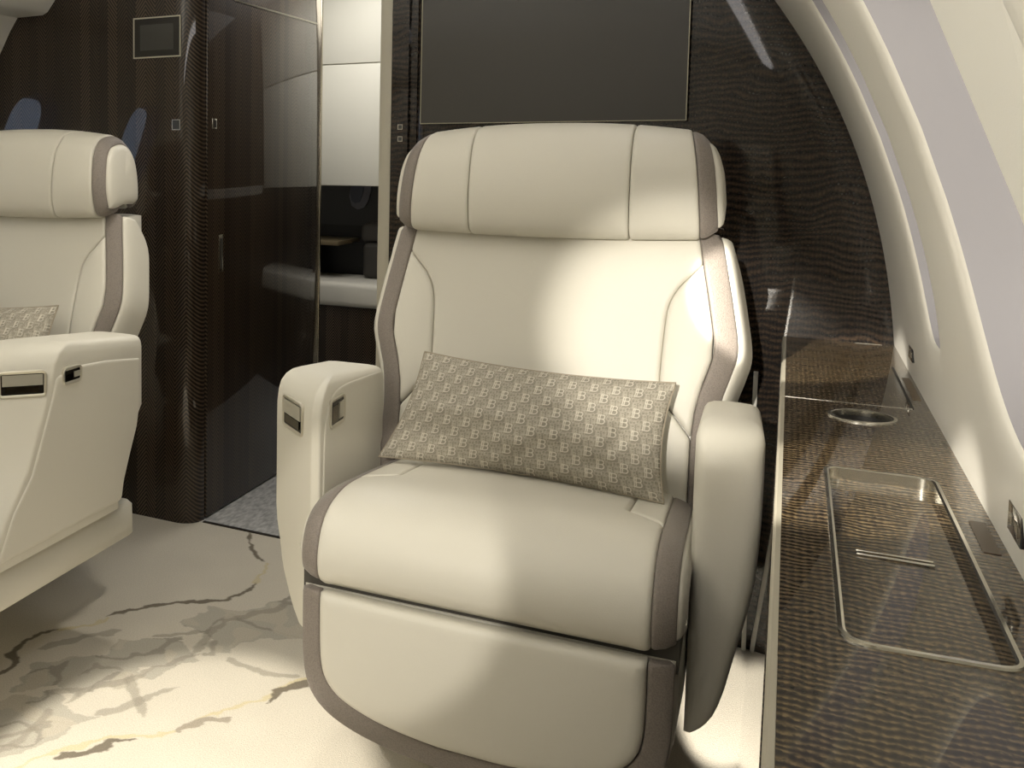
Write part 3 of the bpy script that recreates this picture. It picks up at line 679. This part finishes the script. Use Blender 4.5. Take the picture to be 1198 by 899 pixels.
def make_seat(name, loc, rz, label, group, aisle=-1, wide=False, detail=True):
    root = empty(name, loc, rz); tag(root, label, 'seat', group)
    # ---- backrest surface
    bp, bL, bQ, bd = prof_fn([(.405, .415), (.418, .455), (.446, .56), (.474, .66), (.502, .76), (.524, .845), (.535, .880)])
    zof = lambda z: float(np.interp(z, bQ[:, 1], bd))
    wz = np.array([.40, .48, .56, .62, .66, .70, .77, .85, .88]); ww = np.array([.236, .236, .236, .243, .255, .263, .253, .238, .233])
    wk = catmull(list(zip(wz, ww)), 6)
    def bw(v): z = np.interp(v, bd, bQ[:, 1]); return np.interp(z, wk[:, 0], wk[:, 1])
    bm = surf(bp, bw, .045, 82)
    V = zof
    CX = .008
    seam = [(.236, V(.824)), (.214, V(.812)), (.200, V(.788)), (.190, V(.755)), (.187, V(.70)), (.186, V(.64)), (.196, V(.605)), (.236, V(.548))]
    sc1 = catmull([(.2415, V(.828)), (.224, V(.808)), (.206, V(.786)), (.1935, V(.757)), (.189, V(.71)), (.1865, V(.65)), (.188, V(.618))], 5)
    top = V(.872); bot = V(.43)
    lowpt = (.2335, V(.560))
    # centre panel between the shoulder bolsters
    right = [(bw(bot), bot), (bw(V(.5)), V(.5)), (bw(V(.553)) - .001, V(.553))]
    rt = list(sc1[::-1])
    cen = [(a, b) for a, b in rt] + [(bw(V(.845)), V(.845)), (bw(top), top)]
    ctr_low = V(.50)
    c_out = [(.184, V(.605)), ] 
    center = [(.1835, bot), (.1845, V(.56)), (.1865, V(.612))] + cen
    center = center + [(-a, b) for a, b in center[::-1]]
    pad('backrest_cushion', center, bm, LEATHER, root, r=.0045, lift=.006, puff=.004)
    for s in (1, -1):
        bol = [(a, b) for a, b in sc1] + [(bw(V(z)) - .0005, V(z)) for z in (.560, .60, .64, .68, .72, .76, .80, .822)]
        q = [(s * a, b) for a, b in bol]
        pad('shoulder_bolster', q, bm, LEATHER, root, r=.0045, lift=.007, puff=.003)
        low = [(.184, bot), (.185, V(.56)), (.1875, V(.6165)), (bw(V(.558)) - .001, V(.558)), (bw(V(.5)) - .001, V(.5)), (bw(bot) - .001, bot)]
        pad('lumbar_panel', [(s * a, b) for a, b in low], bm, LEATHER, root, r=.004, lift=.006, puff=.002)
        pad('trim_band', strip(bw, lambda v: bw(v) + .036, bot, V(.878), s), bm, BAND, root, r=.003, lift=.004, step=.009)
        pad('side_cap', strip(lambda v: bw(v) + .0365, lambda v: bw(v) + .116 - .045 * max(0, min(1, (v - V(.80)) / (V(.876) - V(.80)))) ** 2, bot, V(.876), s), bm, LEATHER, root, r=.006, lift=.004, step=.01)
    # back shell
    rings = []
    for z, yo in [(.40, .0), (.5, 0), (.65, 0), (.8, 0), (.868, .004)]:
        v_ = V(min(z, .879)); y = float(np.interp(z, bQ[:, 1], bQ[:, 0])) + (z - min(z, .88)) * .3; w = float(bw(v_)) + .026
        q = round_poly([(-w, y + .02), (w, y + .02), (w, y + .105), (w - .05, y + .135), (-w + .05, y + .135), (-w, y + .105)], .02, 4)
        rings.append([(a, b, z) for a, b in q])
    MB().loft(rings).build('back_shell', SHELL, root)
    # ---- headrest
    hp, hL, hQ, hd = prof_fn([(.56, .882), (.525, .874), (.500, .876), (.488, .888), (.482, .93), (.489, .98), (.503, 1.016), (.529, 1.040), (.57, 1.050), (.60, 1.044), (.622, 1.015), (.630, .96), (.625, .90), (.60, .882)])
    def hw(v):
        z = np.interp(v, hd, hQ[:, 1]); return np.interp(z, [.86, .90, .96, 1.0, 1.03, 1.045, 1.056], [.236, .2350, .231, .227, .222, .218, .213])
    hb0 = surf(hp, hw, .026, 85, belly=-.006)
    def hm(u, v):
        P_ = hb0(u, v); k = np.clip((P_[:, 2] - .9) / .15, 0, 1); P_[:, 2] -= .011 * np.clip(np.abs(P_[:, 0]) / .24, 0, 1.2) ** 2.4 * k; return P_
    vend = hd[np.argmax(hQ[:, 0])] ; v0, v1 = .012, hL - .012
    se = .130
    pad('headrest_centre', [(-se, v0), (se, v0), (se, v1), (-se, v1)], hm, LEATHER, root, r=.005, lift=.005, puff=.0)
    for s in (1, -1):
        hv = np.linspace(v0, v1, 24)
        pad('headrest_side', [(s * (se + .0007), v0), (s * (se + .0007), v1)] + [(s * (hw(v) - .0005), v) for v in hv[::-1]], hm, LEATHER, root, r=.005, lift=.005, puff=.0)
        pad('trim_band', strip(hw, lambda v: hw(v) + .030, v0, v1, s), hm, BAND, root, r=.003, lift=.003, step=.008)
        # end cap with its own rounded outline
        vv_ = np.linspace(.001, hL - .001, 72); r00 = hm(s * (hw(vv_) + .0295), vv_); cen_ = r00.mean(0); r0 = []
        for k_, (t_, dx) in enumerate([(0, -.003), (.0, .003), (.03, .0065), (.09, .0095), (.2, .0120), (.45, .0145), (.75, .0155), (.97, .016)]):
            rg_ = r00 * (1 - t_) + cen_ * t_; rg_[:, 0] = r00[:, 0] * (1 - t_) + cen_[0] * t_ + s * dx; r0.append(rg_)
        MB().loft(r0, False, True).build('headrest_cap', LEATHER, root, sharp=60)
    # headrest core, closes it behind
    cr_ = []
    for x in (-.235, -.15, 0, .15, .235):
        k = 1 - .016 * 0; cr_.append([(x * .9, .552 + (y - .552) * .85, .958 + (z - .958) * (.85 - .1 * (abs(x) / .235) ** 2)) for y, z in hQ[::3]])
    MB().loft(cr_).build('headrest_core', LEATHER, root)
    # ---- seat cushion
    cp, cL, cQ, cd = prof_fn([(.004 + .05, .402), (.020, .404), (.008, .418), (.006, .445), (.018, .474), (.042, .493), (.08, .502), (.14, .502), (.27, .486), (.40, .468), (.44, .462)])
    cw0 = .216
    cwf = lambda v: np.full(np.shape(v), cw0) if np.ndim(v) else cw0
    cb0 = surf(cp, cwf, .035, 80)
    def cm(u, v):
        P_ = cb0(u, v); t = np.clip(1 - (P_[:, 0] / .23) ** 2, 0, 1); fr = np.clip((P_[:, 1]) / .1, 0, 1)
        P_[:, 2] += .006 * t * fr; P_[:, 1] -= .006 * t * (1 - fr); return P_
    yv = lambda y: float(np.interp(y, cQ[30:, 0], cd[30:]))
    CV0 = float(cd[6]); CV1 = cd[-1]
    wing = [(.170, CV1), (.168, yv(.225)), (cw0, yv(.175))]
    main = [(cw0, CV0), (cw0, yv(.1745)), (.1675, yv(.2245)), (.1695, CV1)]
    main = main + [(-a, b) for a, b in main[::-1]]
    pad('seat_cushion', main, cm, LEATHER, root, r=.007, lift=.007, puff=.005)
    for s in (1, -1):
        pad('seat_wing', [(s * (a + .0006), b + .0006) for a, b in wing] + [(s * cw0, CV1)], cm, LEATHER, root, r=.005, lift=.007, puff=.0)
        pad('trim_band', strip(lambda v: cw0, lambda v: cw0 + .030, CV0, CV1, s), cm, BAND, root, r=.003, lift=.004, step=.008)
        pad('cushion_side', strip(lambda v: cw0 + .0303, lambda v: cw0 + .060, CV0, CV1, s), cm, LEATHER, root, r=.004, lift=.003, step=.01, back=.002)
    rg = []
    for x in (-.247, .247): rg.append([(x, y, z) for y, z in [(.03, .405), (.03, .46), (.06, .482), (.14, .488), (.42, .452), (.42, .37), (.03, .37)]])
    MB().loft(rg).build('seat_pan', plain('seat_pan_dark', (.06, .055, .045), .6), root, sharp=20)
    # ---- leg rest
    flat = lambda u, v: np.stack([u, .012 + 0.10 * np.clip(.30 - v, 0, 1) ** 1.5 * 1.0 + .010 * (np.clip(np.abs(u) - .215, 0, 1) / .03) ** 2 - .006 * (1 - (u / .25) ** 2), v], 1)
    outer_l = catmull([(.243, .386), (.243, .33), (.241, .28), (.232, .244), (.206, .214), (.165, .195), (.11, .183), (.05, .177)], 5)
    inner_l = catmull([(.213, .388), (.213, .34), (.211, .29), (.203, .262), (.182, .240), (.14, .223), (.09, .213), (.04, .208)], 5)
    ip = [(a, b) for a, b in inner_l] + [(-a, b) for a, b in inner_l[::-1]]
    pad('leg_rest_pad', ip, flat, LEATHER, root, r=.010, lift=.010, puff=.004)
    ring = [(a, b) for a, b in outer_l] + [(-a, b) for a, b in outer_l[::-1]]
    inn = [(a + .0008, b - .0008) for a, b in inner_l] + [(-a - .0008, b - .0008) for a, b in inner_l[::-1]]
    pad('trim_band', ring + inn[::-1], flat, BAND, root, r=.003, lift=.003, step=.007)
    rr_ = []
    for sc2, y in [(1.0, .028), (1.012, .034), (1.012, .085), (.97, .10)]:
        rr_.append([(a * sc2, y + .10 * max(.30 - b, 0) ** 1.5, .29 + (b - .29) * sc2) for a, b in ring])
    MB().loft(rr_).build('leg_rest_body', LEATHER, root)
    MB().box(-.236, .236, .035, .10, .383, .401).build('leg_rest_gap', DARK, root, smooth=False)
    # ---- armrests
    zk = [.25, .256, .265, .28, .313, .345, .396, .45, .517, .60]; fk = [.12, .24, .34, .46, .58, .66, .80, .93, .985, 1.0]
    yc_z = [.28, .32, .36, .40, .45, .53, .60, .66]; yc_y = [-.045, -.035, -.012, .012, .060, .100, .130, .142]
    def arm(side, inner, width, bevel, y1=.43, clip=True):
        """inner: x of the inner face, width outwards; bevel>0 cuts the outer front corner diagonally"""
        sec = []
        ZS = [(z, 0) for z in (.25, .253, .258, .265, .275, .29, .31, .33, .36, .39, .42, .46, .50, .54, .58)] + [(.61, .001), (.632, .006), (.648, .016), (.659, .032), (.6655, .055), (.669, .085), (.670, .12)]
        if wide and bevel: ZS = [(z, f_) for z, f_ in ZS if z >= .31]
        for i, (z, fy) in enumerate(ZS):
            wd_ = width
            if clip: wd_ = width * float(np.interp(z, zk, fk))
            elif not wide: wd_ = width * float(np.interp(z, [.25, .27, .32, .40], [.45, .62, .86, 1.0]))
            yf = .125 + fy; yb = y1
            if z < .50: yb = y1 - .085 * math.sin(max(0, min(1, (.50 - z) / .16)) * math.pi / 2)
            if wide and bevel: yf = float(np.interp(z, yc_z, yc_y)) - bevel + fy * .9
            ins = 0 if z < .655 else [.002, .006, .014, .028][max(0, min(3, i - (len(ZS) - 4)))]
            xs0, xs1 = inner + ins, inner + max(wd_ - ins, .008)
            if bevel:
                bv = min(bevel, (xs1 - xs0) * .92); q = round_poly([(xs0, yb), (xs0, yf), (xs1 - bv, yf), (xs1, yf + bv), (xs1, yb)], [.004, .005, .006, .014, .004], 5)
            else:
                rc = min(.022, (xs1 - xs0) * .42); q = round_poly([(xs0, yb), (xs0, yf), (xs1, yf), (xs1, yb)], [.004, rc, rc, .004], 6)
            sec.append([(side * a, b, z - .030 * max(0, min(1, (b - .16) / .26)) * max(0, min(1, (z - .5) / .15)) - (0 if wide else .012) * max(0, min(1, (z - .5) / .15))) for a, b in q])
        return MB().loft(sec)
    arm(-aisle, .252, .080, 0).build('armrest', LEATHER, root, sharp=50)
    wA, bvl, inn_ = (.120, .105, .262) if not wide else (.127, .112, .262)
    arm(aisle, inn_, wA, bvl, clip=False).build('armrest', LEATHER, root, sharp=50)
    xI = aisle * inn_
    if not wide:
        # stitched panel on the inner face of the aisle arm
        pq = catmull([(.138, .44), (.139, .54), (.145, .588), (.160, .618), (.187, .632), (.23, .635), (.30, .631), (.415, .622)], 5)
        pad('armrest_inner_panel', [(a, b) for a, b in pq] + [(.415, .44)], lambda u, v: np.stack([np.full(np.shape(u), xI), u, v], 1), LEATHER, root, r=.003, lift=.0018, back=.0)
        latch(root, (xI + .0022, .192, .600), (0, 1, 0), (0, 0, 1), .060, .042, True)
    ycn = .125 + bvl if not wide else .124
    n_ = Vector((aisle, -1, 0)).normalized()
    c0 = Vector((aisle * (inn_ + wA - bvl / 2), ycn - bvl / 2, .588)) + (Vector((.024 * aisle, .024, .016)) if wide else Vector((0, 0, 0)))
    latch(root, c0 + n_ * (.0005 if not wide else .002), Vector((0, 0, 1)).cross(n_), (0, 0, 1), .080, .048 if not wide else .042)
    if wide:
        # outer stitched panel, cap seam and hatch on the aisle-facing side
        xo = aisle * (inn_ + wA)
        fr_ = [(float(np.interp(z, yc_z, yc_y)) + .014, z) for z in (.325, .36, .40, .45, .50, .56, .608)]
        pq = fr_ + [(.20, .6195), (.30, .612), (.42, .596), (.422, .52), (.408, .46), (.378, .40), (.360, .36), (.352, .325)]
        pad('armrest_outer_panel', pq, lambda u, v: np.stack([np.full(np.shape(u), xo - aisle * .0005), u, v], 1), LEATHER, root, r=.004, lift=.003, back=.0)
        latch(root, (xo + aisle * .0032, .190, .606), (0, aisle, 0), (0, 0, 1), .052, .026, True)
    # ---- base
    MB().box(-.21, (.12 if not wide else .02), .42, .62, .0, .20, .02, 3).build('pedestal', plain('pedestal_taupe', (.16, .145, .12), .5), root)
    rgs = []
    for z, i in [(.20, .03), (.215, .01), (.30, 0), (.37, 0), (.385, .01)]:
        q = round_poly([(-.25 + i, .11 + i), (.25 - i, .11 + i), (.25 - i, .60 - i), (-.25 + i, .60 - i)], .03, 4); rgs.append([(a, b, z) for a, b in q])
    MB().loft(rgs).build('under_seat_shroud', SHELL, root)
    if wide:
        rgs = []
        for z, i in [(.234, .0), (.238, -.003), (.296, -.002), (.304, .004)]:
            q = round_poly([(-.36 + i, -.08 + i), (.375 - i, -.08 + i), (.375 - i, .415 - i), (-.36 + i, .415 - i)], .012, 4); rgs.append([(a, b, z) for a, b in q])
        MB().loft(rgs).build('skirt_plinth', SHELL, root)
    return root

SEAT1 = (-.340, 1.275, 0)
s1 = make_seat('lounge_seat', SEAT1, R(2), 'cream leather lounge seat with taupe bands in the centre, sunlit, facing the camera', 'cream cabin seats', aisle=-1)
s2 = make_seat('lounge_seat', (-1.50, 1.235, 0), R(1.5), 'cream leather lounge seat cut off at the left edge, across the aisle in shade', 'cream cabin seats', aisle=1, wide=True)

s3 = make_seat('lounge_seat', (-.345, .12, 0), R(180), 'cream leather seat facing the centre seat, seen only mirrored in the dark gloss bulkhead', 'cream cabin seats', aisle=1)

# pillows (rest on the seats)
def toworld(p, loc, rz):
    c, s = math.cos(rz), math.sin(rz); return (loc[0] + c * p[0] - s * p[1], loc[1] + s * p[0] + c * p[1], loc[2] + p[2])
pw = [toworld(p, SEAT1, R(2)) for p in [(-.178, .392, .668), (.214, .392, .656), (-.238, .335, .492), (.208, .315, .490)]]
p1 = pillow('throw_pillow', *pw, .058, FABRIC); tag(p1, 'long taupe lumbar pillow with B monogram pattern leaning in the centre seat', 'pillow', 'monogram pillows')
pw = [toworld(p, (-1.50, 1.235, 0), R(1.5)) for p in [(-.22, .395, .668), (.20, .405, .690), (-.238, .325, .498), (.215, .315, .498)]]
p2 = pillow('throw_pillow', *pw, .055, FABRIC, 260, 130); tag(p2, 'pale monogram pillow corner on the seat at the left edge', 'pillow', 'monogram pillows')

# ------------------------------------------------------------------ lights
def look(o, tgt):
    d = Vector(tgt) - o.location; o.rotation_euler = d.to_track_quat('-Z', 'Y').to_euler()
def spot(name, loc, tgt, power, half, blend=.3, size=.01, col=(1, .935, .82)):
    l = bpy.data.lights.new(name, 'SPOT'); l.energy = power; l.spot_size = 2 * R(half); l.spot_blend = blend; l.shadow_soft_size = size; l.color = col
    o = bpy.data.objects.new(name, l); COL.objects.link(o); o.location = loc; look(o, tgt); return o
def area(name, loc, tgt, power, sx, sy, col=(1, .972, .935)):
    l = bpy.data.lights.new(name, 'AREA'); l.shape = 'RECTANGLE'; l.size = sx; l.size_y = sy; l.energy = power; l.color = col
    o = bpy.data.objects.new(name, l); COL.objects.link(o); o.location = loc; look(o, tgt); return o
area('ceiling_bounce', (-1.0, .3, 1.30), (-1.0, .31, 1.7), 22, .7, 2.4)
area('aft_bounce', (-1.2, -1.0, 1.2), (-1.2, -1.7, 1.35), 8, 1.0, .6)
area('galley_wash', (-1.30, 3.0, 1.68), (-1.30, 3.1, 0), 8, .5, .8)
spot('sunbeam_back', (-.12, -1.0, 1.36), (-.145, 1.80, .715), 300, 4.9, .7)
spot('sunbeam_cushion', (-.13, -.7, 1.32), (-.50, 1.30, .43), 85, 5.8, .4)
spot('sunbeam_carpet', (-.55, -.4, 1.58), (-.80, 1.20, 0), 430, 8.8, .3)
spot('ledge_foot_fill', (-.045, .42, .53), (-.070, 1.98, 0), 560, 2.6, .3)  # added low spot inside the cabin, brightens the floor strip beside the ledge
spot('side_wall_fill', (-.9, -1.2, 1.5), (.10, 1.1, 1.0), 210, 9.5, .8)  # added cabin spot that lifts the right wall and window lips
spot('ledge_far_fill', (-.5, .5, 1.5), (.06, 2.02, .65), 420, 4.0, .3)  # added spot in mid-cabin, makes the lit patch at the far ledge
spot('ledge_near_fill', (-.5, .2, 1.5), (.065, 1.27, .65), 230, 5.2, .4)  # second added mid-cabin spot, for the lit patch around the tray
spot('aisle_fill', (-.97, 1.75, 1.58), (-.97, 1.80, 0), 15, 34, .8, .04)  # fill spot added under the ceiling to lighten the aisle carpet

w = bpy.data.worlds.new('sky'); SC.world = w; w.use_nodes = True
w.node_tree.nodes['Background'].inputs[0].default_value = (.45, .53, .66, 1); w.node_tree.nodes['Background'].inputs[1].default_value = 2.2

# ------------------------------------------------------------------ camera
F, PX, PY = 1179.54, 250.0, 274.26; yaw, pitch, roll = .518899, .076909, .003278
cd_ = bpy.data.cameras.new('camera'); cam = bpy.data.objects.new('camera', cd_); COL.objects.link(cam)
cy_, sy_ = math.cos(yaw), math.sin(yaw)
r_ = Vector((cy_, sy_, 0)); ff_ = Vector((-sy_, cy_, 0)); u_ = Vector((0, 0, 1))
f2 = ff_ * math.cos(pitch) - u_ * math.sin(pitch); u2 = u_ * math.cos(pitch) + ff_ * math.sin(pitch)
r3 = r_ * math.cos(roll) + u2 * math.sin(roll); u3 = u2 * math.cos(roll) - r_ * math.sin(roll)
cam.matrix_world = Matrix(((r3.x, u3.x, -f2.x, 0), (r3.y, u3.y, -f2.y, 0), (r3.z, u3.z, -f2.z, 1.0), (0, 0, 0, 1)))
cd_.sensor_fit = 'HORIZONTAL'; cd_.sensor_width = 36; cd_.lens = F / 1198 * 36; cd_.clip_start = .01
cd_.shift_x = (599 - PX) / 1198; cd_.shift_y = -(449.5 - PY) / 1198
SC.camera = cam
vs = SC.view_settings; vs.view_transform = 'Standard'; vs.look = 'None'; vs.gamma = 1; vs.use_curve_mapping = False; vs.exposure = 0
